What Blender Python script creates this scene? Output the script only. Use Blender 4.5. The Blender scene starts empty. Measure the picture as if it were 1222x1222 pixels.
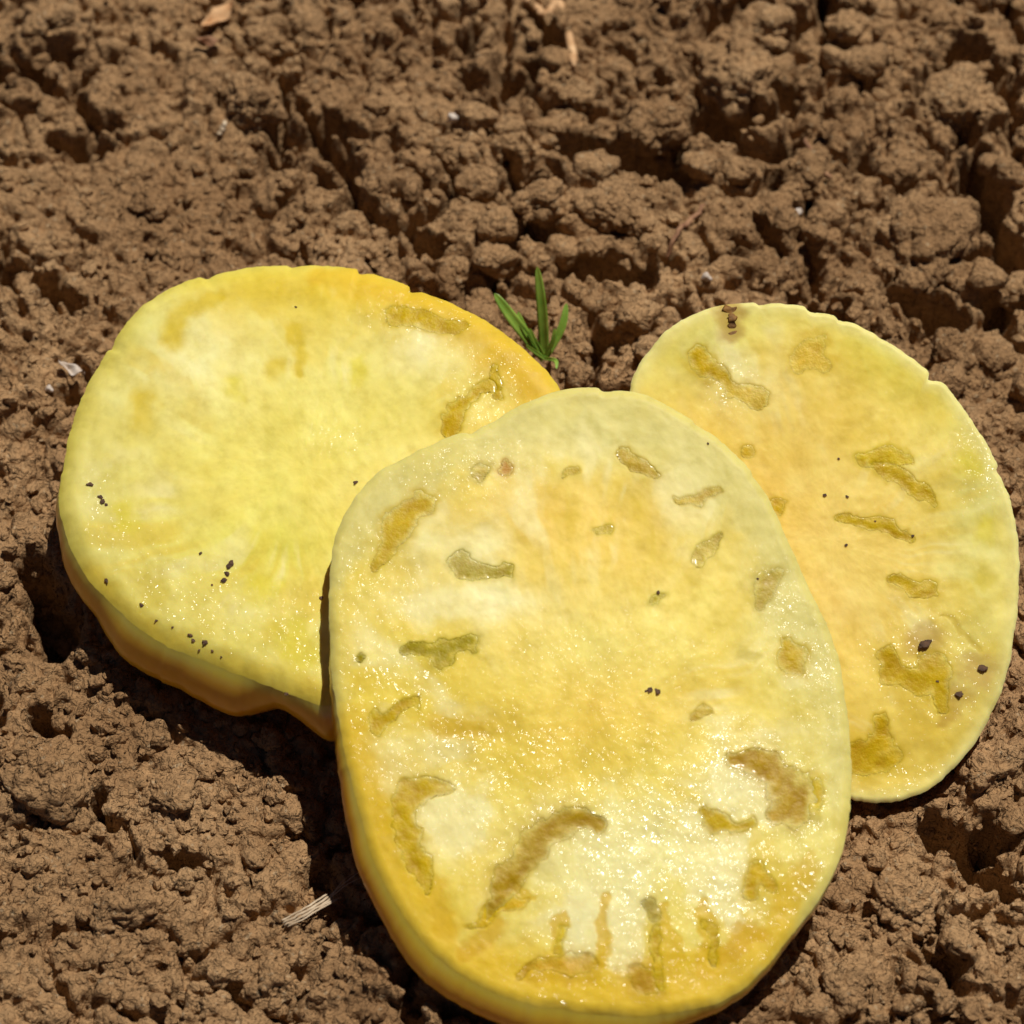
import bpy, bmesh, math, random
import numpy as np
from mathutils import Vector

R = math.radians
scene = bpy.context.scene
COL = scene.collection
rng = random.Random(11)
nrng = np.random.default_rng(5)
CM = 0.01                      # lengths below are in centimetres

# ------------------------------------------------------------------ camera
ELEV = R(55)
DIST = 60.0
HALF = 9.75                    # half the picture's width at the target, cm
TGT = np.array((0.0, 0.0, 2.0))
VDIR = np.array((0.0, -math.cos(ELEV), math.sin(ELEV)))      # subject -> camera
CAMP = TGT + VDIR * DIST
RIGHT = np.array((1.0, 0.0, 0.0))
UP = np.array((0.0, math.sin(ELEV), math.cos(ELEV)))
cd = bpy.data.cameras.new('camera')
cam = bpy.data.objects.new('camera', cd)
COL.objects.link(cam)
cam.location = Vector(CAMP * CM)
cam.rotation_euler = (math.pi / 2 - ELEV, 0, 0)
cd.sensor_width = 36
cd.angle = 2 * math.atan(HALF / DIST)
cd.clip_start = 0.01
cd.clip_end = 100
cd.dof.use_dof = True
cd.dof.focus_distance = (DIST - 0.5) * CM
cd.dof.aperture_fstop = 18
scene.camera = cam

# ------------------------------------------------------------------ light
SUN_EL, SUN_AZ = R(66), R(36)      # azimuth measured from +y (away from the camera) towards +x
LDIR = np.array((math.cos(SUN_EL) * math.sin(SUN_AZ), math.cos(SUN_EL) * math.cos(SUN_AZ), math.sin(SUN_EL)))
w = bpy.data.worlds.new('World')
scene.world = w
w.use_nodes = True
nt = w.node_tree
bg = nt.nodes['Background']
sk = nt.nodes.new('ShaderNodeTexSky')
sk.sky_type = 'NISHITA'
sk.sun_disc = False
sk.sun_elevation = SUN_EL
sk.sun_rotation = SUN_AZ
sk.altitude = 4000
sk.air_density = 0.4
sk.dust_density = 0.1
nt.links.new(sk.outputs[0], bg.inputs[0])
bg.inputs[1].default_value = 0.05
sd = bpy.data.lights.new('sun', 'SUN')
sd.energy = 5.0
sd.angle = R(0.5)
sd.color = (1.0, 0.955, 0.88)
sun = bpy.data.objects.new('sun', sd)
COL.objects.link(sun)
sun.rotation_euler = Vector(LDIR).to_track_quat('Z', 'Y').to_euler()
sun.location = Vector(LDIR * 1.5)
scene.view_settings.view_transform = 'Standard'
scene.view_settings.look = 'None'
scene.view_settings.exposure = -0.37
scene.view_settings.gamma = 1.0
scene.cycles.diffuse_bounces = 2

# ------------------------------------------------------------------ helpers
def ray(px, py):
    sx = (px - 611) / 611 * HALF / DIST
    sy = -(py - 611) / 611 * HALF / DIST
    d = -VDIR + RIGHT * sx + UP * sy
    return d

def on_plane(px, py, p0, n):
    d = ray(px, py)
    t = np.dot(p0 - CAMP, n) / np.dot(d, n)
    return CAMP + d * t

def on_ground(px, py, z=0.0):
    return on_plane(px, py, np.array((0, 0, z)), np.array((0, 0, 1.0)))

def to_px(P):
    Q = np.asarray(P) - CAMP
    dep = -(Q @ VDIR)
    x = (Q @ RIGHT) / dep * DIST / HALF * 611 + 611
    y = -(Q @ UP) / dep * DIST / HALF * 611 + 611
    return x, y

def h2(ix, iy, s):
    n = (ix.astype(np.int64) * 374761393 + iy.astype(np.int64) * 668265263 + s * 1442695041) & 0xffffffff
    n = ((n ^ (n >> 13)) * 1274126177) & 0xffffffff
    return ((n ^ (n >> 16)) & 0xffffff) / float(0xffffff)

def vnoise(x, y, s=0):
    ix, iy = np.floor(x), np.floor(y)
    fx, fy = x - ix, y - iy
    fx = fx * fx * fx * (fx * (fx * 6 - 15) + 10)
    fy = fy * fy * fy * (fy * (fy * 6 - 15) + 10)
    a, b = h2(ix, iy, s), h2(ix + 1, iy, s)
    c, d = h2(ix, iy + 1, s), h2(ix + 1, iy + 1, s)
    return (a + (b - a) * fx) * (1 - fy) + (c + (d - c) * fx) * fy

def fbm(x, y, s=0, o=4, g=0.5):
    v, a, t = 0, 1, 0
    for i in range(o):
        v = v + a * vnoise(x * 2 ** i + 17.3 * i, y * 2 ** i - 9.1 * i, s + i)
        t += a
        a *= g
    return v / t

def worley(x, y, s=0, j=0.9):
    """F1, F2 and a random number for the nearest cell"""
    ix, iy = np.floor(x), np.floor(y)
    f1 = np.full(x.shape, 9.0); f2 = np.full(x.shape, 9.0); idn = np.zeros(x.shape)
    for dx in (-1, 0, 1):
        for dy in (-1, 0, 1):
            cx, cy = ix + dx, iy + dy
            px = cx + 0.5 + (h2(cx, cy, s) - 0.5) * j
            py = cy + 0.5 + (h2(cx, cy, s + 77) - 0.5) * j
            d = np.hypot(px - x, py - y)
            r = h2(cx, cy, s + 191)
            closer = d < f1
            f2 = np.where(closer, f1, np.minimum(f2, d))
            idn = np.where(closer, r, idn)
            f1 = np.where(closer, d, f1)
    return f1, f2, idn

def h3(ix, iy, iz, s):
    return h2(ix + 57 * iz.astype(np.int64), iy + 131 * iz.astype(np.int64), s)

def vnoise3(p, s=0):
    i = np.floor(p); f = p - i
    f = f * f * (3 - 2 * f)
    r = 0
    for dx in (0, 1):
        for dy in (0, 1):
            for dz in (0, 1):
                wgt = (f[:, 0] if dx else 1 - f[:, 0]) * (f[:, 1] if dy else 1 - f[:, 1]) * (f[:, 2] if dz else 1 - f[:, 2])
                r = r + wgt * h3(i[:, 0] + dx, i[:, 1] + dy, i[:, 2] + dz, s)
    return r

def worley3(p, s=0):
    i = np.floor(p)
    f1 = np.full(len(p), 9.0); f2 = np.full(len(p), 9.0)
    for dx in (-1, 0, 1):
        for dy in (-1, 0, 1):
            for dz in (-1, 0, 1):
                c = i + (dx, dy, dz)
                q = c + np.stack([h3(c[:, 0], c[:, 1], c[:, 2], s + k * 31) for k in range(3)], 1)
                d = np.linalg.norm(q - p, axis=1)
                f2 = np.minimum(f2, np.maximum(f1, d))
                f1 = np.minimum(f1, d)
    return f1, f2

def sstep(a, b, x):
    t = np.clip((x - a) / (b - a), 0, 1)
    return t * t * (3 - 2 * t)

def mesh_from(name, V, F, mat, smooth=True):
    """V: n x 3 array in cm, F: m x 3 or m x 4 index array (or a list of mixed ones)"""
    me = bpy.data.meshes.new(name)
    if isinstance(F, np.ndarray):
        k = F.shape[1]
        me.vertices.add(len(V)); me.loops.add(F.size); me.polygons.add(len(F))
        me.vertices.foreach_set('co', (np.asarray(V) * CM).astype(np.float32).ravel())
        me.loops.foreach_set('vertex_index', F.astype(np.int32).ravel())
        me.polygons.foreach_set('loop_start', np.arange(0, F.size, k, dtype=np.int32))
        me.update(calc_edges=True)
    else:
        me.from_pydata([tuple(v * CM) for v in np.asarray(V)], [], F)
    me.polygons.foreach_set('use_smooth', [smooth] * len(me.polygons))
    me.materials.append(mat)
    me.update()
    return me

def link(name, me, parent=None, loc=None):
    o = bpy.data.objects.new(name, me)
    COL.objects.link(o)
    if parent is not None:
        o.parent = parent
    if loc is not None:
        o.location = Vector(np.asarray(loc) * CM)
    return o

def tag(o, label, cat, group=None):
    o['label'] = label
    o['category'] = cat
    if group:
        o['group'] = group
    return o

def color_attr(me, name, C):
    a = me.color_attributes.new(name, 'FLOAT_COLOR', 'POINT')
    C4 = np.ones((len(C), 4), np.float32)
    C4[:, :3] = C
    a.data.foreach_set('color', C4.ravel())

def float_attr(me, name, f):
    a = me.attributes.new(name, 'FLOAT', 'POINT')
    a.data.foreach_set('value', np.asarray(f, np.float32))

def lin(r, g, b):
    c = np.array((r, g, b)) / 255.0
    return np.where(c <= 0.04045, c / 12.92, ((c + 0.055) / 1.055) ** 2.4)

# ------------------------------------------------------------------ materials
def new_mat(name):
    m = bpy.data.materials.new(name)
    m.use_nodes = True
    return m, m.node_tree.nodes, m.node_tree.links, m.node_tree.nodes['Principled BSDF']

def tex_noise(N, L, vec, scale, detail=4, rough=0.55):
    t = N.new('ShaderNodeTexNoise')
    t.inputs['Scale'].default_value = scale
    t.inputs['Detail'].default_value = detail
    t.inputs['Roughness'].default_value = rough
    if vec is not None:
        L.new(vec, t.inputs['Vector'])
    return t

def ramp(N, L, fac, stops):
    r = N.new('ShaderNodeValToRGB')
    while len(r.color_ramp.elements) < len(stops):
        r.color_ramp.elements.new(0.5)
    for e, (p, c) in zip(r.color_ramp.elements, stops):
        e.position = p
        e.color = (*c, 1)
    L.new(fac, r.inputs[0])
    return r

def soil_material():
    m, N, L, b = new_mat('dry_soil')
    geo = N.new('ShaderNodeNewGeometry')
    pos = geo.outputs['Position']
    big = tex_noise(N, L, pos, 45, 5, 0.6)
    fine = tex_noise(N, L, pos, 900, 6, 0.7)
    r1 = ramp(N, L, big.outputs[0], [(0.3, lin(156, 121, 84)), (0.5, lin(173, 136, 96)), (0.7, lin(188, 151, 109))])
    r2 = ramp(N, L, fine.outputs[0], [(0.28, (0.62, 0.6, 0.58)), (0.5, (1, 1, 1)), (0.72, (1.25, 1.24, 1.2))])
    mx = N.new('ShaderNodeMix'); mx.data_type = 'RGBA'; mx.blend_type = 'MULTIPLY'
    mx.inputs['Factor'].default_value = 0.8
    patch = tex_noise(N, L, pos, 16, 4, 0.6)
    r3 = ramp(N, L, patch.outputs[0], [(0.35, (0.82, 0.79, 0.76)), (0.5, (1, 1, 1)), (0.65, (1.14, 1.14, 1.14))])
    m0 = N.new('ShaderNodeMix'); m0.data_type = 'RGBA'; m0.blend_type = 'MULTIPLY'; m0.inputs['Factor'].default_value = 1.0
    L.new(r1.outputs[0], m0.inputs[6]); L.new(r3.outputs[0], m0.inputs[7])
    L.new(m0.outputs[2], mx.inputs[6])
    L.new(r2.outputs[0], mx.inputs[7])
    # rare pale mineral grains
    vo = N.new('ShaderNodeTexVoronoi'); vo.inputs['Scale'].default_value = 1500
    L.new(pos, vo.inputs['Vector'])
    sep = N.new('ShaderNodeSeparateColor'); L.new(vo.outputs['Color'], sep.inputs[0])
    gr = N.new('ShaderNodeMath'); gr.operation = 'GREATER_THAN'; gr.inputs[1].default_value = 0.978
    L.new(sep.outputs[0], gr.inputs[0])
    sc_ = N.new('ShaderNodeMath'); sc_.operation = 'MULTIPLY'; sc_.inputs[1].default_value = 0.55
    L.new(gr.outputs[0], sc_.inputs[0])
    m2 = N.new('ShaderNodeMix'); m2.data_type = 'RGBA'
    L.new(sc_.outputs[0], m2.inputs['Factor']); L.new(mx.outputs[2], m2.inputs[6])
    m2.inputs[7].default_value = (*lin(190, 165, 130), 1)
    L.new(m2.outputs[2], b.inputs['Base Color'])
    b.inputs['Roughness'].default_value = 0.95
    b.inputs['Specular IOR Level'].default_value = 0.15
    # crumb-in-crumb relief: warped cells at three sizes plus grit
    wn = tex_noise(N, L, pos, 220, 3, 0.6)
    vm = N.new('ShaderNodeVectorMath'); vm.operation = 'MULTIPLY_ADD'
    vm.inputs[1].default_value = (0.004, 0.004, 0.004)
    L.new(wn.outputs['Color'], vm.inputs[0]); L.new(pos, vm.inputs[2])
    prev = None
    for scale, dist, st in ((260, 0.0022, 0.8), (620, 0.0010, 0.8), (1500, 0.0005, 0.8)):
        v = N.new('ShaderNodeTexVoronoi'); v.inputs['Scale'].default_value = scale
        L.new(vm.outputs[0], v.inputs['Vector'])
        sq = N.new('ShaderNodeMath'); sq.operation = 'MULTIPLY'
        L.new(v.outputs['Distance'], sq.inputs[0]); L.new(v.outputs['Distance'], sq.inputs[1])
        bn = N.new('ShaderNodeBump'); bn.invert = True
        bn.inputs['Strength'].default_value = st; bn.inputs['Distance'].default_value = dist
        L.new(sq.outputs[0], bn.inputs['Height'])
        if prev is not None:
            L.new(prev.outputs[0], bn.inputs['Normal'])
        prev = bn
    b2 = N.new('ShaderNodeBump'); b2.inputs['Strength'].default_value = 0.8; b2.inputs['Distance'].default_value = 0.0007
    L.new(fine.outputs[0], b2.inputs['Height']); L.new(prev.outputs[0], b2.inputs['Normal'])
    L.new(b2.outputs[0], b.inputs['Normal'])
    return m

def flesh_material():
    m, N, L, b = new_mat('wet_tomato_flesh')
    geo = N.new('ShaderNodeNewGeometry')
    pos = geo.outputs['Position']
    at = N.new('ShaderNodeAttribute'); at.attribute_name = 'flesh_colour'
    wet = N.new('ShaderNodeAttribute'); wet.attribute_name = 'wet'
    n1 = tex_noise(N, L, pos, 260, 6, 0.6)
    n2 = tex_noise(N, L, pos, 560, 3, 0.5)
    r = ramp(N, L, n1.outputs[0], [(0.3, (0.86, 0.84, 0.72)), (0.5, (1, 1, 1)), (0.7, (1.07, 1.07, 1.1))])
    mx = N.new('ShaderNodeMix'); mx.data_type = 'RGBA'; mx.blend_type = 'MULTIPLY'; mx.inputs['Factor'].default_value = 0.8
    L.new(at.outputs['Color'], mx.inputs[6]); L.new(r.outputs[0], mx.inputs[7])
    L.new(mx.outputs[2], b.inputs['Base Color'])
    b.inputs['Subsurface Weight'].default_value = 0.35
    b.inputs['Subsurface Radius'].default_value = (1.0, 0.75, 0.25)
    b.inputs['Subsurface Scale'].default_value = 0.0014
    b.inputs['Roughness'].default_value = 0.5
    b.inputs['Specular IOR Level'].default_value = 0.2
    # cells of the cut flesh: little wet domes
    vo = N.new('ShaderNodeTexVoronoi'); vo.inputs['Scale'].default_value = 1000; vo.feature = 'SMOOTH_F1'
    L.new(pos, vo.inputs['Vector'])
    bump1 = N.new('ShaderNodeBump'); bump1.inputs['Strength'].default_value = 0.25; bump1.inputs['Distance'].default_value = 0.0003
    L.new(n1.outputs[0], bump1.inputs['Height'])
    L.new(bump1.outputs[0], b.inputs['Normal'])
    inv = N.new('ShaderNodeMath'); inv.operation = 'MULTIPLY'; inv.inputs[1].default_value = -1
    L.new(vo.outputs['Distance'], inv.inputs[0])
    ad = N.new('ShaderNodeMath'); ad.operation = 'MULTIPLY_ADD'; ad.inputs[1].default_value = 1.6
    L.new(n2.outputs[0], ad.inputs[0]); L.new(inv.outputs[0], ad.inputs[2])
    cb = N.new('ShaderNodeBump'); cb.inputs['Strength'].default_value = 1.0; cb.inputs['Distance'].default_value = 0.00045
    L.new(ad.outputs[0], cb.inputs['Height'])
    L.new(cb.outputs[0], b.inputs['Coat Normal'])
    L.new(wet.outputs['Fac'], b.inputs['Coat Weight'])
    b.inputs['Coat Roughness'].default_value = 0.13
    b.inputs['Coat IOR'].default_value = 1.6
    return m

def gel_material():
    m, N, L, b = new_mat('seed_gel')
    geo = N.new('ShaderNodeNewGeometry')
    n1 = tex_noise(N, L, geo.outputs['Position'], 350, 4, 0.6)
    oi = N.new('ShaderNodeAttribute'); oi.attribute_name = 'flesh_colour'
    r = ramp(N, L, n1.outputs[0], [(0.3, (0.8, 0.70, 0.4)), (0.55, (1, 1, 1)), (0.75, (1.2, 1.15, 1.1))])
    mx = N.new('ShaderNodeMix'); mx.data_type = 'RGBA'; mx.blend_type = 'MULTIPLY'; mx.inputs['Factor'].default_value = 0.9
    L.new(oi.outputs['Color'], mx.inputs[6]); L.new(r.outputs[0], mx.inputs[7])
    L.new(mx.outputs[2], b.inputs['Base Color'])
    b.inputs['Subsurface Weight'].default_value = 0.5
    b.inputs['Subsurface Radius'].default_value = (1, 0.7, 0.15)
    b.inputs['Subsurface Scale'].default_value = 0.002
    b.inputs['Roughness'].default_value = 0.5
    b.inputs['Specular IOR Level'].default_value = 0.25
    b.inputs['Coat Weight'].default_value = 0.12
    b.inputs['Coat Roughness'].default_value = 0.12
    bp = N.new('ShaderNodeBump'); bp.inputs['Strength'].default_value = 0.8; bp.inputs['Distance'].default_value = 0.0006
    L.new(n1.outputs[0], bp.inputs['Height']); L.new(bp.outputs[0], b.inputs['Normal'])
    return m

def skin_material():
    m, N, L, b = new_mat('yellow_tomato_skin')
    geo = N.new('ShaderNodeNewGeometry')
    n1 = tex_noise(N, L, geo.outputs['Position'], 60, 4, 0.55)
    r = ramp(N, L, n1.outputs[0], [(0.3, lin(214, 150, 16)), (0.55, lin(232, 176, 32)), (0.75, lin(238, 194, 60))])
    at = N.new('ShaderNodeAttribute'); at.attribute_name = 'flesh_colour'
    te = N.new('ShaderNodeAttribute'); te.attribute_name = 'thin_edge'
    mx = N.new('ShaderNodeMix'); mx.data_type = 'RGBA'
    L.new(te.outputs['Fac'], mx.inputs['Factor']); L.new(r.outputs[0], mx.inputs[6]); L.new(at.outputs['Color'], mx.inputs[7])
    L.new(mx.outputs[2], b.inputs['Base Color'])
    b.inputs['Subsurface Weight'].default_value = 0.6
    b.inputs['Subsurface Radius'].default_value = (1, 0.7, 0.12)
    b.inputs['Subsurface Scale'].default_value = 0.008
    b.inputs['Roughness'].default_value = 0.3
    b.inputs['Coat Weight'].default_value = 0.4
    b.inputs['Coat Roughness'].default_value = 0.12
    return m

def plain(name, c1, c2, scale, rough=0.7, sss=0.0, bump=0.0):
    m, N, L, b = new_mat(name)
    geo = N.new('ShaderNodeNewGeometry')
    n = tex_noise(N, L, geo.outputs['Position'], scale, 5, 0.6)
    r = ramp(N, L, n.outputs[0], [(0.3, c1), (0.7, c2)])
    L.new(r.outputs[0], b.inputs['Base Color'])
    b.inputs['Roughness'].default_value = rough
    if sss:
        b.inputs['Subsurface Weight'].default_value = sss
        b.inputs['Subsurface Scale'].default_value = 0.001
    if bump:
        bp = N.new('ShaderNodeBump'); bp.inputs['Strength'].default_value = bump; bp.inputs['Distance'].default_value = 0.0005
        L.new(n.outputs[0], bp.inputs['Height']); L.new(bp.outputs[0], b.inputs['Normal'])
    return m

M_SOIL = soil_material()
M_FLESH = flesh_material()
M_GEL = gel_material()
M_SKIN = skin_material()
M_DARK = plain('dark_moist_soil', lin(52, 34, 20), lin(100, 70, 44), 900, 0.8, bump=0.6)
M_STRAW = plain('bleached_straw', lin(176, 150, 118), lin(226, 206, 176), 500, 0.6, bump=0.3)
M_DRYLEAF = plain('tan_dry_leaf', lin(178, 128, 80), lin(230, 188, 140), 300, 0.8, bump=0.4)
M_TWIG = plain('dry_twig', lin(128, 88, 62), lin(172, 128, 92), 300, 0.8, bump=0.4)
M_STONE = plain('pale_stone', lin(176, 156, 136), lin(224, 212, 200), 300, 0.6, bump=0.2)
M_LEAF = plain('green_blade', lin(96, 136, 36), lin(150, 186, 76), 160, 0.45, sss=0.2)
M_SCAR = plain('brown_scar', lin(96, 62, 20), lin(160, 112, 40), 600, 0.7, bump=0.5)

# ------------------------------------------------------------------ tomato shapes
def closed_curve(pts, n):
    P = np.asarray(pts, float)
    k = len(P)
    segs = []
    for i in range(k):
        p0, p1, p2, p3 = P[i - 1], P[i], P[(i + 1) % k], P[(i + 2) % k]
        t = np.linspace(0, 1, 24, endpoint=False)[:, None]
        segs.append(0.5 * (2 * p1 + (p2 - p0) * t + (2 * p0 - 5 * p1 + 4 * p2 - p3) * t ** 2 + (3 * p1 - p0 - 3 * p2 + p3) * t ** 3))
    C = np.concatenate(segs)
    d = np.r_[0, np.cumsum(np.linalg.norm(np.diff(np.vstack([C, C[:1]]), axis=0), axis=1))]
    s = np.linspace(0, d[-1], n, endpoint=False)
    Cx = np.vstack([C, C[:1]])
    return np.stack([np.interp(s, d, Cx[:, j]) for j in range(C.shape[1])], 1)

def normal_from(elev, az):
    """az: 0 = towards the camera, + = towards the right"""
    e, a = R(elev), R(az)
    return np.array((math.cos(e) * math.sin(a), -math.cos(e) * math.cos(a), math.sin(e)))

def capsule(px, py, pts, wid):
    """distance (in units of the half width) to a polyline with per-point half widths"""
    best = np.full(px.shape, 99.0)
    ws = wid if hasattr(wid, '__len__') else [wid] * len(pts)
    if len(pts) == 1:
        return np.hypot(px - pts[0][0], py - pts[0][1]) / ws[0]
    for (a, b, wa, wb) in zip(pts[:-1], pts[1:], ws[:-1], ws[1:]):
        ax, ay = a; bx, by = b
        dx, dy = bx - ax, by - ay
        t = np.clip(((px - ax) * dx + (py - ay) * dy) / (dx * dx + dy * dy), 0, 1)
        d = np.hypot(px - ax - t * dx, py - ay - t * dy) / (wa + (wb - wa) * t)
        best = np.minimum(best, d)
    return best

CR = lin(248, 237, 172)
GOLDISH = lin(228, 198, 62)
TOM = {}

def build_tomato(key, name, outline, cpx, cz, elev, az, depth, phi0, base, blobs, pockets, wets, rim_col, rim_w,
                 label, nr=150, na=560, bulge=(90, 0), rr_=(0.1, 0.05), lens=1.0, notches=(), nicks=(), seed=0, pit=0.22):
    n = normal_from(elev, az)
    p0 = on_ground(*cpx, cz)
    out_px = closed_curve(outline, na)
    th = np.arange(na)
    wob = 2.6 * (fbm(th / na * 70, np.full(na, 3.3 + seed), 40 + seed, 4, 0.65) - 0.5) * 2 * np.clip(np.minimum(th, na - th) / 12, 0, 1)
    rad = out_px - out_px.mean(0)
    a_all = np.arctan2(rad[:, 1], rad[:, 0])
    for (qx, qy, dp_) in nicks:
        a0 = math.atan2(qy - out_px.mean(0)[1], qx - out_px.mean(0)[0])
        da = np.degrees(np.angle(np.exp(1j * (a_all - a0))))
        wob = wob - dp_ * np.where(da > 0, np.exp(-(da / 2.2) ** 2), np.exp(-(da / 0.6) ** 2))
    out_px = out_px + rad / np.linalg.norm(rad, axis=1)[:, None] * wob[:, None]
    RIM = np.array([on_plane(x, y, p0, n) for x, y in out_px])
    c = np.array(on_plane(*out_px.mean(0), p0, n))
    # ---- cut face
    rr = 1 - (1 - np.linspace(0, 1, nr + 1)[1:]) ** 1.15
    V = [c[None, :]]
    for r in rr:
        V.append(c + (RIM - c) * r)
    V = np.concatenate(V)
    rho = np.r_[0, np.repeat(rr, na)]
    size = np.r_[np.linalg.norm(RIM - c, axis=1)]
    edge = np.r_[size.mean(), ((1 - rr)[:, None] * size[None, :]).ravel()]      # cm to the rim
    X, Y = to_px(V)
    q = 9 * (fbm(X / 22, Y / 22, 3 + seed, 3) - 0.5) * 2
    q2 = 9 * (fbm(X / 22 + 50, Y / 22, 9 + seed, 3) - 0.5) * 2
    XW, YW = X + q, Y + q2
    z = 0.10 * (fbm(X / 190, Y / 190, 21 + seed, 3) - 0.5) * 2 + 0.022 * (fbm(X / 40, Y / 40, 25 + seed, 3) - 0.5) * 2
    z += 0.006 * (fbm(X / 9, Y / 9, 27 + seed, 3) - 0.5) * 2
    z += 0.08 * (1 - rho ** 2)
    colr = np.tile(base, (len(V), 1))
    mott = fbm(X / 60, Y / 60, 31 + seed, 4)
    for (bx, by, rx, ry, ang, cc, st) in blobs:
        a = R(ang)
        dx, dy = XW - bx, YW - by
        u = (dx * math.cos(a) + dy * math.sin(a)) / rx
        v = (-dx * math.sin(a) + dy * math.cos(a)) / ry
        f = np.exp(-(u * u + v * v) * 0.9) * st * np.clip(0.35 + 1.5 * mott, 0, 1.35)
        f = np.clip(f, 0, 1)[:, None]
        colr = colr * (1 - f) + np.asarray(cc) * f
    cx_, cy_ = out_px.mean(0)
    an = np.arctan2(Y - cy_, X - cx_)
    fib = fbm(np.cos(an) * 9 + 30, np.sin(an) * 9 + rho * 1.5 + seed, 91 + seed, 4) - 0.5
    fib2 = fbm(X / 34, Y / 34, 95 + seed, 4) - 0.5
    k_ = (1 + 0.30 * fib * rho + 0.32 * fib2)[:, None]
    colr = colr * np.clip(np.concatenate([k_ ** 0.55, k_ ** 0.8, k_ ** 2.2], 1), 0.4, 1.5)
    ring = sstep(0.25, 0.55, rho) * (1 - sstep(0.86, 0.98, rho))
    an2 = an + 0.5 * (fbm(X / 120, Y / 120, 195 + seed, 3) - 0.5)
    st1 = fbm(np.cos(an2) * 5.5 + 60, np.sin(an2) * 5.5 + rho * 2.5 + seed, 191 + seed, 4, 0.55)
    up_ = (sstep(0.50, 0.66, st1) * ring * 0.6 * np.clip(3.2 * mott - 1.1, 0, 1))[:, None]
    dn_ = (sstep(0.50, 0.36, st1) * ring * 0.5 * np.clip(3.2 * mott - 1.1, 0, 1))[:, None]
    colr = colr * (1 - up_) + CR * up_
    colr = colr * (1 - dn_) + GOLDISH * dn_
    rimf = (np.clip(1 - edge / rim_w, 0, 1) ** 1.2 * np.clip(0.5 + mott, 0, 1))[:, None]
    colr = colr * (1 - rimf) + np.asarray(rim_col) * rimf
    wet = np.full(len(V), 0.02)
    for (bx, by, rx, ry, ang, st) in wets:
        a = R(ang)
        dx, dy = XW - bx, YW - by
        u = (dx * math.cos(a) + dy * math.sin(a)) / rx
        v = (-dx * math.sin(a) + dy * math.cos(a)) / ry
        wet = np.maximum(wet, st * np.exp(-(u * u + v * v)))
    wet *= np.clip(0.2 + 1.6 * (fbm(X / 26, Y / 26, 61 + seed, 3) - 0.2), 0, 1.2)
    origin = np.array((c[0], c[1], 0.0))
    gels = []
    jag = 0.45 * (fbm(X / 17, Y / 17, 141 + seed, 4, 0.55) - 0.5) * 2
    for (pts, wd, cc, soft, deep) in pockets:
        d = capsule(XW, YW, pts, np.array(wd if hasattr(wd, '__len__') else [wd] * len(pts)) * 1.2) + jag
        mask = 1 - sstep(1 - 0.75 * soft, 1 + 0.75 * soft, d)
        if deep:
            hal = (0.45 * (1 - sstep(0.7, 1.9, d)) * np.clip(0.3 + 1.3 * mott, 0, 1))[:, None]
            colr = colr * (1 - hal) + np.asarray(cc) * hal
        under = colr.copy() if deep else None
        k = (mask * (0.95 if deep else 0.72) * (1 if soft < 0.36 else np.clip(0.5 + mott, 0, 1)))[:, None]
        colr = colr * (1 - k) + np.asarray(cc) * k
        if deep:
            z -= deep * pit * (1 - sstep(0.45, 1.12, d))
            gels.append((pts, wd, cc, deep, under))
        else:
            z -= 0.008 * mask
    # rounded rim
    z -= rr_[1] * np.clip(1 - edge / rr_[0], 0, 1) ** 2
    Vf = V + n * z[:, None]
    idx = lambda i, j: 1 + i * na + (j % na)
    F = []
    j = np.arange(na)
    for i in range(nr - 1):
        F.append(np.stack([idx(i, j), idx(i + 1, j), idx(i + 1, j + 1), idx(i, j + 1)], 1))
    F = np.concatenate(F)
    # close the middle with thin quads (two triangles sharing the centre)
    mid = np.stack([np.zeros(na // 2, int), idx(0, np.arange(0, na, 2)), idx(0, np.arange(1, na, 2)), idx(0, np.arange(2, na + 1, 2))], 1)
    F = np.concatenate([F, mid])
    # orientation: make the normals point along n
    a, b_, c_ = Vf[F[0, 0]], Vf[F[0, 1]], Vf[F[0, 2]]
    flip = np.dot(np.cross(b_ - a, c_ - a), n) < 0
    if flip:
        F = F[:, ::-1]
    root = bpy.data.objects.new(name, None)
    COL.objects.link(root)
    root.empty_display_size = 0.02
    root.location = Vector(origin * CM)
    tag(root, label, 'tomato slice', 'pale yellow tomato slices lying on the soil')
    me = mesh_from('cut_flesh', Vf - origin, F, M_FLESH)
    color_attr(me, 'flesh_colour', colr)
    float_attr(me, 'wet', wet)
    link('cut_flesh', me, root)
    # ---- skin
    K = 70
    rim3 = Vf[1 + (nr - 1) * na:]
    ang = np.linspace(0, 2 * math.pi, na, endpoint=False)
    lobes = (fbm(np.cos(ang) * 1.9 + 5, np.sin(ang) * 1.9 + seed, 71 + seed, 2) - 0.5)
    SV = []
    nf = np.zeros(na)
    for (nx_, ny_, wdt, am_) in notches:
        a0 = math.atan2(ny_ - out_px.mean(0)[1], nx_ - out_px.mean(0)[0])
        da = np.angle(np.exp(1j * (np.arctan2(out_px[:, 1] - out_px.mean(0)[1], out_px[:, 0] - out_px.mean(0)[0]) - a0)))
        nf += am_ * np.exp(-(da / R(wdt)) ** 2)
    dpx = out_px - out_px.mean(0)
    turn = np.arctan2(dpx[:, 1], dpx[:, 0]) - R(bulge[0])
    ph0 = -(R(phi0) + R(bulge[1]) * np.clip(np.cos(turn), 0, 1) ** 1.2)
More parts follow.
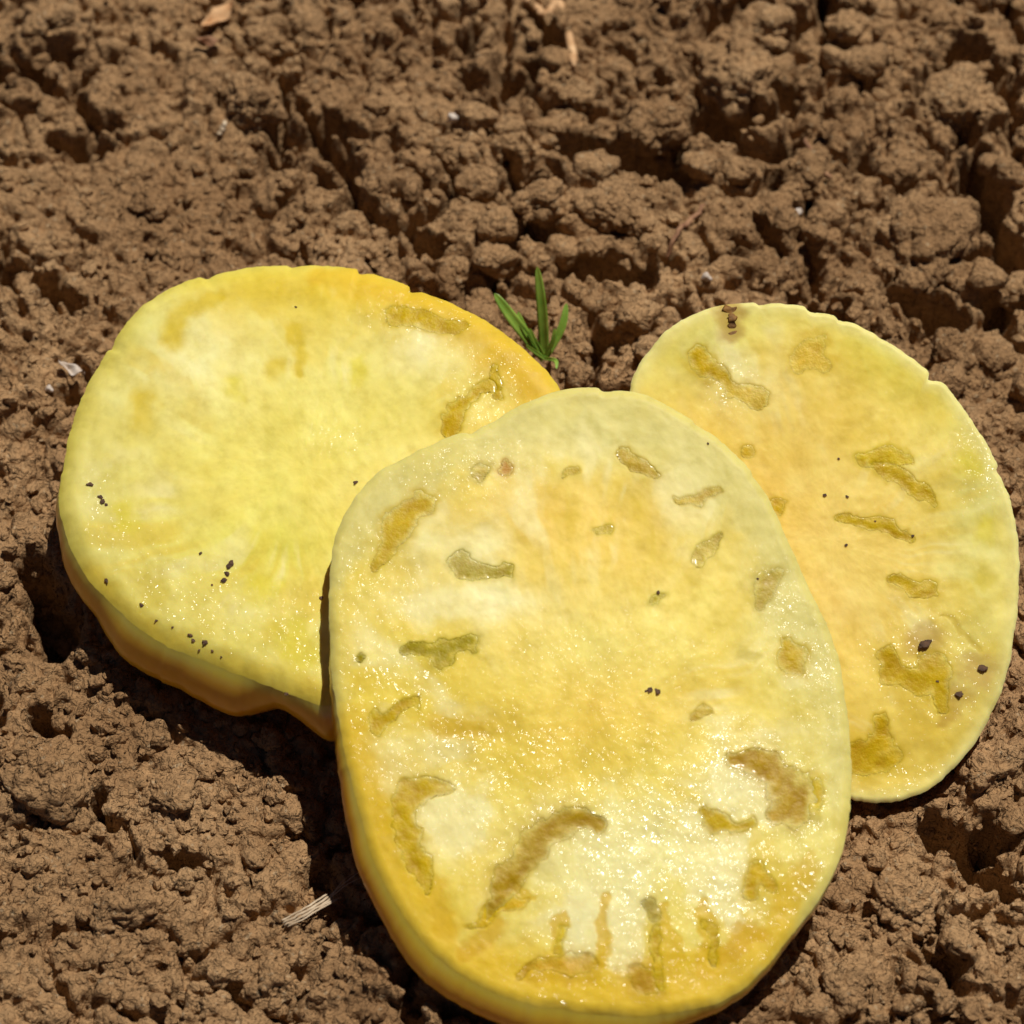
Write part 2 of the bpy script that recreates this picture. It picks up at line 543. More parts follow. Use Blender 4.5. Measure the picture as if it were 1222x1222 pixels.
    for kk in range(K):
        ph = ph0 + (math.pi / 2 - ph0) * kk / (K - 1)
        rs = np.cos(ph) / np.cos(ph0)
        dp = ((np.sin(ph) - np.sin(ph0)) / (1 - np.sin(ph0)))[:, None]
        rs = np.clip(rs, 0, None) ** lens
        g = math.sin(math.pi * min(1, kk / (K - 1) * 1.3)) if kk else 0
        rad_ = rs * (1 + (0.10 * lobes - nf) * g)
        SV.append(c + (rim3 - c) * rad_[:, None] - n * (dp * depth))
    SV = np.concatenate(SV[:-1] + [SV[-1][:1]])
    sid = lambda i, j: i * na + (j % na)
    SF = np.concatenate([np.stack([sid(i, j), sid(i + 1, j), sid(i + 1, j + 1), sid(i, j + 1)], 1) for i in range(K - 2)])
    last = len(SV) - 1
    je = np.arange(0, na, 2)
    cap = np.stack([np.full(na // 2, last), sid(K - 2, je + 2), sid(K - 2, je + 1), sid(K - 2, je)], 1)
    SF = np.concatenate([SF, cap])
    if not flip:
        SF = SF[:, ::-1]
    SF = SF[:, ::-1] if np.dot(np.cross(SV[SF[5, 1]] - SV[SF[5, 0]], SV[SF[5, 2]] - SV[SF[5, 0]]), SV[SF[5, 0]] - c) < 0 else SF
    sm_ = mesh_from('skin', SV - origin, SF, M_SKIN)
    tt = np.r_[np.repeat(np.arange(K - 1) / (K - 1.0), na), 1.0]
    float_attr(sm_, 'thin_edge', 1 - sstep(0.0, 0.075, tt))
    color_attr(sm_, 'flesh_colour', np.vstack([np.tile(colr[1 + (nr - 1) * na:], (K - 1, 1)), colr[:1]]))
    link('skin', sm_, root)
    TOM[key] = dict(c=c, n=n, p0=p0, low=SV[:, 2].min(), SV=SV[::7], Vf=Vf, X=X, Y=Y, root=root, origin=origin)
    # ---- gel in the seed pockets
    ex = RIGHT - n * np.dot(RIGHT, n); ex /= np.linalg.norm(ex)
    ey = np.cross(n, ex)
    UV = np.stack([(V - c) @ ex, (V - c) @ ey], 1)
    Hm = z
    for gi, (pts, wd, cc, deep, under) in enumerate(gels):
        d = capsule(XW, YW, pts, np.array(wd if hasattr(wd, '__len__') else [wd] * len(pts)) * 1.2) + jag
        sel = d < 1.13
        if sel.sum() < 12:
            continue
        keep = sel[F].all(1)
        f = F[keep]
        if len(f) < 6:
            continue
        used, invx = np.unique(f, return_inverse=True)
        f = invx.reshape(f.shape)
        fill = deep * pit * (1 - sstep(0.45, 1.12, d[used]))
        lump = fbm(X[used] / 9, Y[used] / 9, 200 + gi, 2) - 0.5
        zg = Hm[used] + fill * (0.8 + 0.2 * lump) - 0.002 - 0.03 * sstep(1.0, 1.12, d[used])
        GV = V[used] + n * zg[:, None] - origin
        gm = mesh_from('seed_gel', GV, f, M_GEL)
        mk = (1 - sstep(0.3, 1.0, d[used]))[:, None] * np.clip(0.15 + 1.6 * mott[used], 0, 1)[:, None]
        color_attr(gm, 'flesh_colour', np.asarray(cc) * mk + under[used] * (1 - mk))
        link('seed_gel', gm, root)
    return root

def face_point(key, px, py):
    """point on the actual cut face nearest to that place in the picture"""
    T = TOM[key]
    k = np.argmin((T['X'] - px) ** 2 + (T['Y'] - py) ** 2)
    return T['Vf'][k]

OL = lin(170, 152, 0)      # olive gel
AM = lin(204, 172, 0)      # amber gel
AM2 = lin(220, 190, 30)
DK = lin(140, 108, 22)
YO = lin(243, 208, 92)      # orange-yellow core
YL = lin(238, 220, 92)
GY = lin(226, 210, 62)
CR = lin(248, 236, 168)     # cream
GR = lin(206, 196, 122)     # greenish grey rim
GD = lin(226, 182, 24)      # golden outer wall

L_out = [(349, 311), (422, 315), (496, 340), (564, 369), (616, 405), (666, 458), (672, 510), (640, 610), (590, 710), (500, 800),
         (402, 838), (354, 830), (316, 814), (260, 793), (197, 767), (150, 735), (108, 693), (82, 651), (68, 604), (71, 562),
         (87, 489), (119, 426), (160, 369), (213, 335), (270, 319)]
build_tomato('L', 'tomato_slice', L_out, (360, 575), 2.8, 77.5, -34, 2.5, 2, lin(241, 226, 126),
    [(330, 330, 220, 50, 5, lin(232, 208, 66), 0.9), (590, 400, 110, 60, 40, GD, 0.75), (450, 345, 120, 40, 10, lin(232, 196, 44), 0.8),
     (310, 560, 110, 80, 0, lin(242, 226, 108), 0.9), (230, 430, 80, 60, 0, CR, 0.7), (510, 420, 50, 40, 0, CR, 0.8), (420, 480, 150, 60, 0, lin(243, 230, 120), 0.6),
     (330, 650, 120, 40, 0, lin(232, 222, 90), 0.6), (120, 560, 40, 150, 5, lin(222, 212, 122), 0.7), (190, 740, 130, 30, 25, lin(214, 198, 92), 0.7),
     (330, 780, 90, 40, 15, lin(226, 208, 90), 0.6), (170, 380, 60, 50, -40, lin(214, 206, 104), 0.6)],
    [([(380, 326), (440, 332), (520, 352), (600, 408), (650, 458)], [10, 20, 26, 28, 20], lin(224, 182, 30), 0.95, 0), ([(100, 690), (150, 740), (220, 785), (310, 815), (390, 835)], 16, lin(226, 196, 66), 0.95, 0), ([(205, 405), (215, 380), (245, 362), (262, 355)], [12, 11, 9, 5], AM2, 0.9, 0), ([(352, 400), (356, 425), (354, 445)], [8, 8, 5], AM2, 0.8, 0),
     ([(330, 436), (322, 444)], 9, AM2, 0.9, 0), ([(282, 455), (284, 475)], 8, GY, 0.9, 0), ([(168, 478), (172, 495)], 12, AM2, 0.9, 0),
     ([(462, 378), (490, 376), (520, 388), (540, 392), (548, 384)], [7, 9, 9, 8, 6], AM, 0.55, 0.12), ([(534, 515), (543, 490), (566, 470), (585, 458)], [8, 9, 7, 5], AM, 0.5, 0.14),
     ([(590, 440), (592, 470)], 5, AM, 0.5, 0.1), ([(148, 612), (150, 620)], 13, GY, 0.9, 0), ([(425, 430), (427, 450)], 7, GY, 0.9, 0),
     ([(315, 700)], 14, GY, 0.9, 0), ([(170, 690), (185, 706)], 14, lin(208, 186, 62), 0.9, 0), ([(352, 760), (360, 775)], 18, GY, 0.9, 0)],
    [(400, 770, 110, 45, 10, 0.6), (240, 720, 100, 40, 25, 0.5), (120, 620, 40, 50, 0, 0.4), (500, 375, 60, 30, 10, 0.5), (400, 520, 40, 20, 0, 0.2), (580, 460, 40, 40, 0, 0.6)],
    lin(222, 206, 90), 0.5,
    'cut yellow tomato slice behind at left, its golden skin bulging below the cut', seed=1, nicks=((428, 316, 5), (490, 338, 7), (244, 328, 5), (345, 311, 3), (130, 412, 4)), rr_=(0.45, 0.16), bulge=(115, 23), notches=((322, 840, 7, 0.07), (95, 705, 6, 0.03), (385, 870, 5, -0.03), (250, 850, 9, -0.03)))

R_out = [(860, 364), (918, 361), (970, 369), (1033, 392), (1096, 432), (1138, 470), (1175, 523), (1206, 597), (1217, 675), (1211, 754),
         (1196, 822), (1164, 885), (1122, 932), (1085, 952), (1020, 955), (950, 920), (880, 810), (810, 670), (755, 540), (752, 463), (782, 408), (819, 380)]
build_tomato('R', 'tomato_slice', R_out, (990, 650), 2.1, 67, -4, 1.8, 1, lin(240, 218, 104),
    [(960, 520, 130, 120, 60, lin(246, 214, 106), 0.9), (1040, 640, 80, 200, -25, lin(246, 216, 110), 0.7), (980, 700, 60, 120, -20, lin(247, 218, 120), 0.7), (860, 400, 120, 40, -30, lin(230, 220, 110), 0.7),
     (1170, 650, 40, 220, 0, lin(232, 222, 128), 0.8), (1060, 430, 110, 40, 35, lin(234, 222, 96), 0.7), (1090, 880, 100, 60, -20, lin(236, 206, 84), 0.6), (880, 460, 40, 30, 0, CR, 0.6), (1070, 500, 50, 40, 0, lin(240, 214, 90), 0.5)],
    [([(1104, 770)], 17, lin(196, 160, 74), 0.9, 0), ([(1168, 802)], 17, lin(200, 164, 80), 0.9, 0), ([(1145, 832), (1126, 858)], [11, 6], lin(196, 158, 60), 0.9, 0), ([(1125, 735), (1165, 775)], [3, 3], lin(212, 186, 70), 0.5, 0), ([(873, 372), (874, 400)], [16, 10], lin(178, 138, 52), 0.9, 0), ([(836, 432), (850, 440), (862, 458), (885, 472), (906, 477)], [13, 11, 8, 9, 8], AM, 0.5, 0.12), ([(970, 428)], 20, lin(224, 190, 56), 0.5, 0.06),
     ([(890, 540)], 9, AM, 0.5, 0.1), ([(926, 604)], 9, AM, 0.5, 0.1), ([(1036, 548), (1060, 545), (1085, 548)], [9, 9, 5], AM2, 0.6, 0.08),
     ([(1052, 556), (1080, 578), (1112, 600)], [9, 9, 7], AM, 0.5, 0.12), ([(1002, 618), (1030, 626), (1062, 632), (1088, 643)], [5, 8, 7, 5], AM, 0.4, 0.13),
     ([(1066, 690), (1085, 706), (1110, 706)], [6, 11, 10], AM, 0.4, 0.15), ([(1152, 550), (1158, 560)], 10, GY, 0.9, 0), ([(1180, 635)], 11, GY, 0.9, 0), ([(1173, 690)], 15, lin(214, 192, 50), 0.8, 0),
     ([(1058, 780), (1062, 805), (1095, 815), (1118, 800), (1125, 842)], [10, 13, 14, 16, 7], AM, 0.35, 0.16),
     ([(1048, 862), (1052, 885), (1022, 900), (1060, 905), (1030, 915)], [6, 11, 13, 14, 12], AM, 0.5, 0.14)],
    [(1110, 800, 60, 60, 0, 0.7), (1080, 930, 60, 30, 0, 0.5), (1180, 540, 30, 50, 0, 0.6), (870, 460, 30, 30, 0, 0.5)],
    lin(236, 226, 146), 0.35,
    'cut yellow tomato slice behind at right with a brown scar on its top edge', seed=2, nicks=((965, 368, 5), (1112, 446, 8), (1190, 560, 3), (905, 360, 3), (1000, 380, 4)), lens=0.9)

F_out = [(678, 462), (748, 464), (802, 486), (856, 521), (899, 564), (932, 624), (970, 705), (999, 775), (1012, 856), (1017, 935), (1004, 1020),
         (975, 1078), (940, 1120), (900, 1168), (845, 1200), (760, 1212), (680, 1206), (600, 1188), (540, 1155), (490, 1105), (452, 1040), (428, 970), (408, 880), (396, 800),
         (392, 740), (393, 690), (400, 640), (420, 597), (455, 560), (520, 528), (580, 506), (625, 480)]
build_tomato('F', 'tomato_slice', F_out, (700, 850), 2.55, 75, 3, 1.7, 1, lin(236, 214, 90),
    [(690, 690, 170, 150, 0, lin(242, 210, 92), 0.95), (660, 620, 110, 40, 0, YO, 0.8), (700, 850, 140, 60, -15, lin(242, 206, 80), 0.7), (740, 760, 170, 60, 0, lin(244, 228, 124), 0.6),
     (530, 650, 70, 40, 0, CR, 0.7), (560, 720, 100, 24, 0, CR, 0.8), (700, 500, 190, 55, 10, lin(224, 211, 124), 0.85), (870, 560, 60, 80, 35, lin(222, 206, 118), 0.8),
     (460, 590, 80, 40, -40, lin(224, 210, 124), 0.75), (930, 700, 50, 140, -20, lin(228, 213, 124), 0.75), (965, 900, 50, 160, -5, lin(228, 216, 124), 0.7),
     (680, 1180, 260, 45, 0, lin(230, 196, 30), 0.95), (450, 960, 40, 160, -15, lin(226, 190, 36), 0.9), (920, 1100, 70, 80, 35, lin(222, 198, 60), 0.85), (490, 860, 90, 60, 0, lin(232, 204, 70), 0.7),
     (580, 1040, 80, 70, 0, lin(236, 208, 80), 0.7), (540, 975, 38, 42, 0, CR, 1.0), (690, 1100, 22, 40, 5, CR, 1.0), (745, 1110, 22, 50, -5, CR, 1.0), (855, 1060, 40, 55, -25, CR, 1.0), (890, 930, 60, 35, 25, CR, 0.9),
     (740, 1020, 120, 50, 0, CR, 0.8), (640, 1080, 50, 40, -30, CR, 0.5), (950, 990, 40, 40, 0, lin(240, 222, 120), 0.7), (820, 1140, 60, 40, 0, lin(230, 200, 50), 0.6), (590, 870, 60, 16, 5, lin(216, 180, 50), 0.5)],
    [([(415, 860), (432, 960), (458, 1030), (490, 1090), (560, 1155), (680, 1192), (790, 1195), (870, 1165), (930, 1110)], [16, 24, 30, 34, 34, 34, 34, 30, 18], lin(224, 184, 20), 0.95, 0), ([(403, 690), (440, 597), (520, 545), (600, 512), (680, 480), (760, 486), (850, 545), (912, 625), (960, 725), (1000, 850), (1002, 940)], [10, 24, 30, 28, 26, 30, 34, 28, 26, 24, 18], lin(222, 210, 126), 0.95, 0), ([(522, 958), (545, 978), (556, 1000)], [22, 34, 16], CR, 0.35, 0), ([(720, 1020), (700, 1090), (688, 1138)], [26, 24, 15], CR, 0.3, 0), ([(762, 1020), (752, 1090), (744, 1142)], [24, 19, 15], CR, 0.3, 0),
     ([(815, 1030), (815, 1110)], [30, 22], lin(242, 226, 120), 0.4, 0), ([(840, 1010), (860, 1060), (872, 1108)], [44, 32, 8], CR, 0.3, 0), ([(868, 925), (895, 945), (915, 968)], [18, 26, 18], CR, 0.35, 0),
     ([(640, 1060), (600, 1095), (560, 1120)], [22, 20, 10], lin(238, 218, 104), 0.4, 0), ([(760, 1000), (690, 1020), (650, 1050)], [46, 34, 14], lin(247, 236, 160), 0.6, 0), ([(960, 985), (955, 1010)], [26, 22], lin(240, 226, 130), 0.5, 0),
     ([(540, 665), (585, 655)], [16, 20], CR, 0.9, 0), ([(500, 730), (590, 720)], [14, 12], CR, 0.9, 0),
     ([(640, 1162), (700, 1158)], [12, 18], lin(208, 164, 14), 0.45, 0), ([(765, 1165)], [20], lin(206, 162, 14), 0.45, 0), ([(845, 1150), (900, 1110)], [12, 13], lin(212, 168, 16), 0.5, 0), ([(590, 1105), (560, 1135)], [12, 10], lin(212, 168, 16), 0.5, 0), ([(520, 1060), (530, 1110)], [14, 12], lin(218, 176, 20), 0.7, 0), ([(960, 1040), (935, 1080)], [14, 12], lin(216, 178, 30), 0.7, 0),
     ([(722, 1070), (716, 1150)], [5, 9], lin(222, 182, 30), 0.3, 0), ([(668, 1095), (662, 1145)], [5, 9], lin(222, 182, 30), 0.3, 0), ([(792, 1085), (802, 1165)], [6, 12], lin(222, 184, 34), 0.3, 0), ([(836, 1075), (848, 1150)], [6, 10], lin(222, 184, 34), 0.3, 0), ([(610, 1060), (640, 1075)], [6, 4], lin(222, 184, 34), 0.35, 0),
     ([(545, 672), (556, 680), (575, 686), (608, 686)], [11, 9, 8, 7], OL, 0.3, 0.22), ([(500, 605), (478, 625), (462, 650), (445, 680)], [16, 16, 10, 5], lin(208, 176, 24), 0.7, 0.1),
     ([(478, 776), (505, 779), (520, 784), (545, 776), (565, 770)], [4, 9, 12, 6, 9], OL, 0.3, 0.22), ([(432, 786)], 5, OL, 0.3, 0.15),
     ([(745, 542), (762, 556), (776, 568)], [6, 8, 7], lin(198, 168, 50), 0.4, 0.15), ([(570, 566), (575, 564)], 8, lin(196, 172, 70), 0.5, 0.1), ([(604, 564)], 8, lin(200, 150, 46), 0.4, 0.12),
     ([(680, 568), (692, 566)], [5, 5], lin(206, 176, 50), 0.5, 0.06), ([(808, 597), (835, 597), (860, 588)], [4, 6, 3], lin(208, 180, 70), 0.6, 0.07), ([(715, 632), (728, 628)], [5, 6], lin(206, 180, 50), 0.5, 0.08),
     ([(832, 675), (842, 660), (856, 646)], [6, 7, 4], lin(202, 178, 70), 0.5, 0.12), ([(908, 715), (915, 690), (922, 680)], [8, 11, 7], lin(198, 176, 72), 0.8, 0.05), ([(785, 714)], 7, lin(196, 176, 40), 0.5, 0.08),
     ([(885, 782), (900, 788)], [6, 6], lin(206, 186, 80), 0.8, 0.0), ([(938, 765), (945, 785), (950, 795)], [8, 15, 10], AM, 0.6, 0.12),
     ([(445, 878), (452, 860), (475, 850), (500, 841)], [6, 10, 6, 4], AM, 0.4, 0.15), ([(520, 865), (550, 868), (580, 878)], [10, 10, 3], lin(216, 180, 50), 0.7, 0.0), ([(820, 858), (850, 848)], [4, 3], lin(210, 180, 60), 0.6, 0.05),
     ([(535, 940), (505, 940), (482, 958), (478, 985), (494, 1010), (508, 1045), (512, 1065)], [5, 10, 15, 13, 11, 9, 3], AM, 0.35, 0.2),
     ([(715, 990), (700, 980), (680, 975), (640, 1005), (618, 1035), (600, 1060), (585, 1088)], [8, 10, 14, 16, 16, 13, 6], lin(182, 148, 6), 0.35, 0.25),
     ([(632, 1076), (610, 1082), (585, 1092), (562, 1104)], [4, 7, 8, 4], lin(214, 176, 20), 0.5, 0.1),
     ([(872, 905), (900, 908), (925, 925), (945, 945), (950, 968), (925, 975)], [7, 12, 15, 20, 16, 7], lin(184, 148, 4), 0.35, 0.24), ([(835, 968), (855, 985), (895, 985)], [4, 9, 6], AM, 0.5, 0.12),
     ([(975, 940), (972, 960)], [10, 8], AM2, 0.7, 0.05), ([(774, 1078), (780, 1095)], [8, 9], lin(160, 138, 40), 0.4, 0.16), ([(786, 1110), (780, 1140), (784, 1175)], [6, 5, 7], AM, 0.5, 0.14),
     ([(620, 1160), (650, 1150), (685, 1150), (700, 1152)], [4, 8, 14, 12], lin(200, 156, 26), 0.4, 0.18), ([(756, 1158), (768, 1175)], [9, 15], lin(196, 156, 30), 0.4, 0.16), ([(672, 1110), (665, 1130)], [4, 6], AM2, 0.6, 0.1),
     ([(840, 1102), (850, 1130), (854, 1150)], [4, 5, 3], AM, 0.6, 0.12), ([(895, 1065), (905, 1040), (920, 1060)], [8, 10, 7], lin(212, 178, 20), 0.6, 0.1)],
    [(770, 1000, 190, 90, 10, 1.0), (600, 900, 170, 50, 0, 0.75), (870, 1050, 90, 60, 0, 1.0), (890, 930, 70, 50, 20, 1.0), (640, 1205, 140, 16, 10, 1.0), (470, 820, 70, 50, 0, 0.7), (960, 780, 40, 100, -20, 0.35),
     (950, 1050, 60, 100, 20, 0.6), (560, 560, 80, 40, 0, 0.3), (440, 700, 60, 60, 0, 0.4), (740, 1130, 120, 60, 0, 0.5), (700, 800, 160, 60, 0, 0.2)],
    lin(222, 208, 118), 0.45,
    'large cut yellow tomato slice in front, resting over the other two slices', nr=210, na=720, seed=3, nicks=((720, 462, 4), (560, 514, 4), (830, 505, 3), (900, 566, 3)), rr_=(0.2, 0.08), lens=0.95, bulge=(122, 22))

# ------------------------------------------------------------------ ground
def axis(lo, hi, step, far):
    a = [lo + i * step for i in range(int((hi - lo) / step) + 1)]
    s, x, up_ = step, hi, []
    while x < far:
        s *= 1.09; x += s; up_.append(x)
    s, x, dn = step, lo, []
    while x > -far:
        s *= 1.09; x -= s; dn.append(x)
    return np.array(dn[::-1] + a + up_)

GX = axis(-13.0, 13.0, 0.036, 150)
GY_ = axis(-13.5, 17.5, 0.038, 150)
XX, YY = np.meshgrid(GX, GY_)
fade = np.clip(1 - (np.maximum(np.abs(XX) - 14, np.abs(YY - 2) - 17)) / 12, 0, 1)

def soil_height(x, y):
    wx = x + 0.5 * (fbm(x / 0.9, y / 0.9, 301, 3) - 0.5) * 2
    wy = y + 0.5 * (fbm(x / 0.9 + 40, y / 0.9, 307, 3) - 0.5) * 2
    h = 0.5 * (fbm(x / 6, y / 6, 311, 2) - 0.5) * 2
    coarse = sstep(0.42, 0.60, fbm(x / 5 + 9, y / 5, 313, 2) + 0.012 * y + 0.010 * x)
    for (cell, amp, s, crack, lo) in ((1.9, 0.36, 321, 0.85, 0.12), (0.85, 0.19, 331, 0.50, 0.35), (0.45, 0.11, 341, 0.32, 0.55), (0.22, 0.06, 347, 0.14, 0.9)):
        f1, f2, idn = worley(wx / cell, wy / cell, s)
        gap = f2 - f1
        dome = np.sqrt(np.clip(1 - (f1 / 0.95) ** 2, 0, 1))
        m = lo + (1 - lo + 0.25) * coarse
        part = sstep(0.46, 0.60, fbm(x / (cell * 1.3), y / (cell * 1.3), s + 3, 2))
        h = h + 0.82 * amp * m * (0.55 * dome + 0.8 * (idn - 0.5)) * sstep(0.0, 0.22, gap)
        h = h - crack * (0.4 + 0.6 * m) * part * (1 - sstep(0.01, 0.13 + 0.05 * coarse, gap))
    return h

HH = np.where(fade > 0, soil_height(XX, YY), 0) * fade

# deep black gaps between the clods, at the places they have in the field
PITS = [((690, 175), (720, 190), 16, 1.3), ((745, 190), (800, 205), 18, 1.7), ((850, 150), (880, 140), 22, 1.5), ((900, 150), (945, 122), 9, 1.0),
        ((690, 320), (760, 335), 20, 1.5), ((1165, 180), (1185, 240), 14, 1.5), ((1190, 260), (1215, 290), 14, 1.4), ((1070, 350), (1140, 375), 15, 1.5), ((1190, 345), (1195, 350), 16, 1.2),
        ((1135, 55), (1165, 55), 12, 1.1), ((70, 165), (125, 172), 8, 0.9), ((1010, 10), (1030, 10), 10, 0.8), ((975, 370), (1000, 385), 8, 0.8), ((400, 150), (425, 165), 8, 0.9), ((365, 140), (385, 180), 6, 0.8),
        ((485, 285), (515, 302), 9, 0.9), ((320, 185), (335, 200), 8, 0.7), ((55, 345), (95, 360), 8, 0.8), ((560, 60), (580, 40), 6, 0.6), ((905, 265), (930, 300), 8, 0.8), ((1040, 270), (1045, 290), 6, 0.7),
        ((40, 680), (75, 760), 16, 1.0), ((640, 15), (665, 60), 8, 0.9), ((1120, 985), (1160, 1010), 16, 1.2), ((1170, 1030), (1210, 1060), 12, 1.0), ((50, 850), (75, 870), 8, 0.8), ((115, 950), (130, 975), 8, 0.8), ((200, 1020), (230, 1030), 7, 0.8), ((1180, 980), (1200, 1000), 10, 0.8)]
for (a, b, wd, dp) in PITS:
    A, B = on_ground(*a), on_ground(*b)
    wcm = wd * 0.016
    wx = XX + 0.25 * (fbm(XX / 0.5, YY / 0.5, 401, 3) - 0.5) * 2
    wy = YY + 0.25 * (fbm(XX / 0.5, YY / 0.5, 409, 3) - 0.5) * 2
    sub = (np.abs(XX - A[0]) < 4) & (np.abs(YY - A[1]) < 4)
    d = capsule(wx[sub], wy[sub], [A[:2], B[:2]], wcm * 1.2)
    HH[sub] -= 1.8 * dp * (1 - sstep(0.75, 1.3, d))

# hollows the tomato slices have been pressed into
for key in ('L', 'R', 'F'):
    T = TOM[key]
    for p in T['SV'][:: 1]:
        pass
    S = T['SV']
    lo = S[S[:, 2] < 2.2]
    # lowest skin height on a coarse raster, then dilated a little
    x0, y0, st = XX.min(), YY.min(), 0.25
    bx = np.round(lo[:, 0] / st).astype(int); by = np.round(lo[:, 1] / st).astype(int)
    ras = {}
    for i_, j_, z_ in zip(bx, by, lo[:, 2]):
        for dx in (-1, 0, 1):
            for dy in (-1, 0, 1):
                k_ = (i_ + dx, j_ + dy)
                if z_ < ras.get(k_, 9):
                    ras[k_] = z_
    ki = np.array(list(ras.keys())); kv = np.array(list(ras.values()))
    mnx, mny = ki.min(0) - 1
    G = np.full((ki[:, 1].max() - mny + 3, ki[:, 0].max() - mnx + 3), 9.0)
    G[ki[:, 1] - mny, ki[:, 0] - mnx] = kv
    gi = np.round(XX / st).astype(int) - mnx; gj = np.round(YY / st).astype(int) - mny
    ok = (gi >= 0) & (gj >= 0) & (gi < G.shape[1]) & (gj < G.shape[0])
    lim = np.full(XX.shape, 9.0)
    lim[ok] = G[gj[ok], gi[ok]]
    HH = np.minimum(HH, lim - 0.03)

ga_, gb_ = np.gradient(HH, GY_, GX)
steep = 0.8 * sstep(1.6, 3.5, np.hypot(ga_, gb_))
BL = HH.copy()
for _ in range(6):
    A_ = BL.copy()
    A_[1:-1] = (BL[:-2] + 2 * BL[1:-1] + BL[2:]) / 4
    BL = A_.copy()
    BL[:, 1:-1] = (A_[:, :-2] + 2 * A_[:, 1:-1] + A_[:, 2:]) / 4
HH = HH + (BL - HH) * steep
for _ in range(2):
    A_ = HH.copy()
    A_[1:-1] = (HH[:-2] + 2 * HH[1:-1] + HH[2:]) / 4
    HH = A_.copy()
    HH[:, 1:-1] = (A_[:, :-2] + 2 * A_[:, 1:-1] + A_[:, 2:]) / 4

def ground_z(x, y):
    i = int(np.clip(np.searchsorted(GX, x), 0, len(GX) - 1)); j = int(np.clip(np.searchsorted(GY_, y), 0, len(GY_) - 1))
    return float(HH[j, i])

def ground_at(px, py):
    z = 0.0
    for _ in range(4):
        P = on_ground(px, py, z)
        z = ground_z(P[0], P[1])
    return np.array((P[0], P[1], z))

nx, ny = len(GX), len(GY_)
# crumbly relief along the surface normal, from solid noise so that it does not smear down steep sides
gy_, gx_ = np.gradient(HH, GY_, GX)
NN = np.stack([-gx_, -gy_, np.ones_like(HH)], -1)
NN /= np.linalg.norm(NN, axis=-1, keepdims=True)
P3 = np.stack([XX, YY, HH], -1)
vis = (fade >= 1)
pv = P3[vis]
dsp = 0.10 * (vnoise3(pv / 0.30, 501) - 0.5) + 0.075 * (vnoise3(pv / 0.15 + 7, 502) - 0.5) + 0.05 * (vnoise3(pv / 0.085 + 3, 503) - 0.5)
P3[vis] = pv + NN[vis] * dsp[:, None]
ii, jj = np.meshgrid(np.arange(nx - 1), np.arange(ny - 1))
q0 = (jj * nx + ii).ravel()
GF = np.stack([q0, q0 + 1, q0 + 1 + nx, q0 + nx], 1)
ground = link('ground', mesh_from('ground', P3.reshape(-1, 3), GF, M_SOIL))
ground['kind'] = 'structure'
ground['label'] = 'dry brown crumbly garden soil'

# ------------------------------------------------------------------ clods
def ico(sub):
    bm = bmesh.new()
    bmesh.ops.create_icosphere(bm, subdivisions=sub, radius=1.0)
    V = np.array([v.co[:] for v in bm.verts]); F = np.array([[v.index for v in f.verts] for f in bm.faces])
    bm.free()
    return V, F

ICO2, ICO3, ICO5 = ico(2), ico(3), ico(5)
ICO1 = ico(1)

def clod_shape(base, s, fine=True):
    V, F = base
    off = np.array((s * 3.7, s * 1.9, s * 5.3))
    sc_ = np.array((1, 0.75 + 0.4 * h2(np.array([s]), np.array([1]), 5)[0], 0.6 + 0.3 * h2(np.array([s]), np.array([2]), 5)[0]))
    r = 1 + 0.55 * (vnoise3(V * 1.3 + off, s) - 0.5) * 2
    f1, f2 = worley3(V * 1.9 + off, s + 3)
    r = r - 0.30 * f1 + 0.12
    r = r - 0.16 * (1 - np.clip((f2 - f1) / 0.22, 0, 1))
    if fine:
        g1, g2 = worley3(V * 4.6 + off, s + 9)
        r = r - 0.15 * g1 - 0.06 * (1 - np.clip((g2 - g1) / 0.25, 0, 1))
        r = r + 0.07 * (vnoise3(V * 11 + off, s + 4) - 0.5) * 2 + 0.04 * (vnoise3(V * 22 + off, s + 5) - 0.5) * 2
    return V * r[:, None] * sc_, F

def chunk_shape(base, s, rough=0.05):
    """an angular broken crumb: a sphere cut by random planes, then roughened"""
    V, F = base
    g = np.random.default_rng(900 + s)
    N_ = g.normal(size=(11, 3)); N_ /= np.linalg.norm(N_, axis=1, keepdims=True)
    D_ = g.uniform(0.55, 0.95, 11)
    c_ = V @ N_.T
    r = np.min(np.where(c_ > 0.05, D_ / np.maximum(c_, 0.05), 9), axis=1)
    r = np.minimum(r, 1.25)
    r = r + rough * (vnoise3(V * 3 + s, s) - 0.5) * 2 + rough * (vnoise3(V * 7 + s, s + 1) - 0.5) * 2
    return V * r[:, None] * np.array((1, g.uniform(0.7, 1.1), g.uniform(0.6, 0.9))), F

def big_shape(k):
    A, F = clod_shape(ICO5, 50 + k)
    B, _ = chunk_shape(ICO5, k, 0.03)
    return 0.55 * A + 0.5 * B, F

BIG = [mesh_from('soil_clod', *big_shape(k), M_SOIL) for k in range(8)]
ICO4 = ico(4)
SMALL = [mesh_from('soil_clod', 0.4 * clod_shape(ICO4, 80 + k)[0] + 0.65 * chunk_shape(ICO4, 30 + k, 0.06)[0], ICO4[1], M_SOIL) for k in range(14)]

def near_tomato(P, r):
    for key in ('L', 'R', 'F'):
        S = TOM[key]['SV']
        d = np.linalg.norm(S - P, axis=1).min()
        if d < r * 0.8:
            return True
    return False

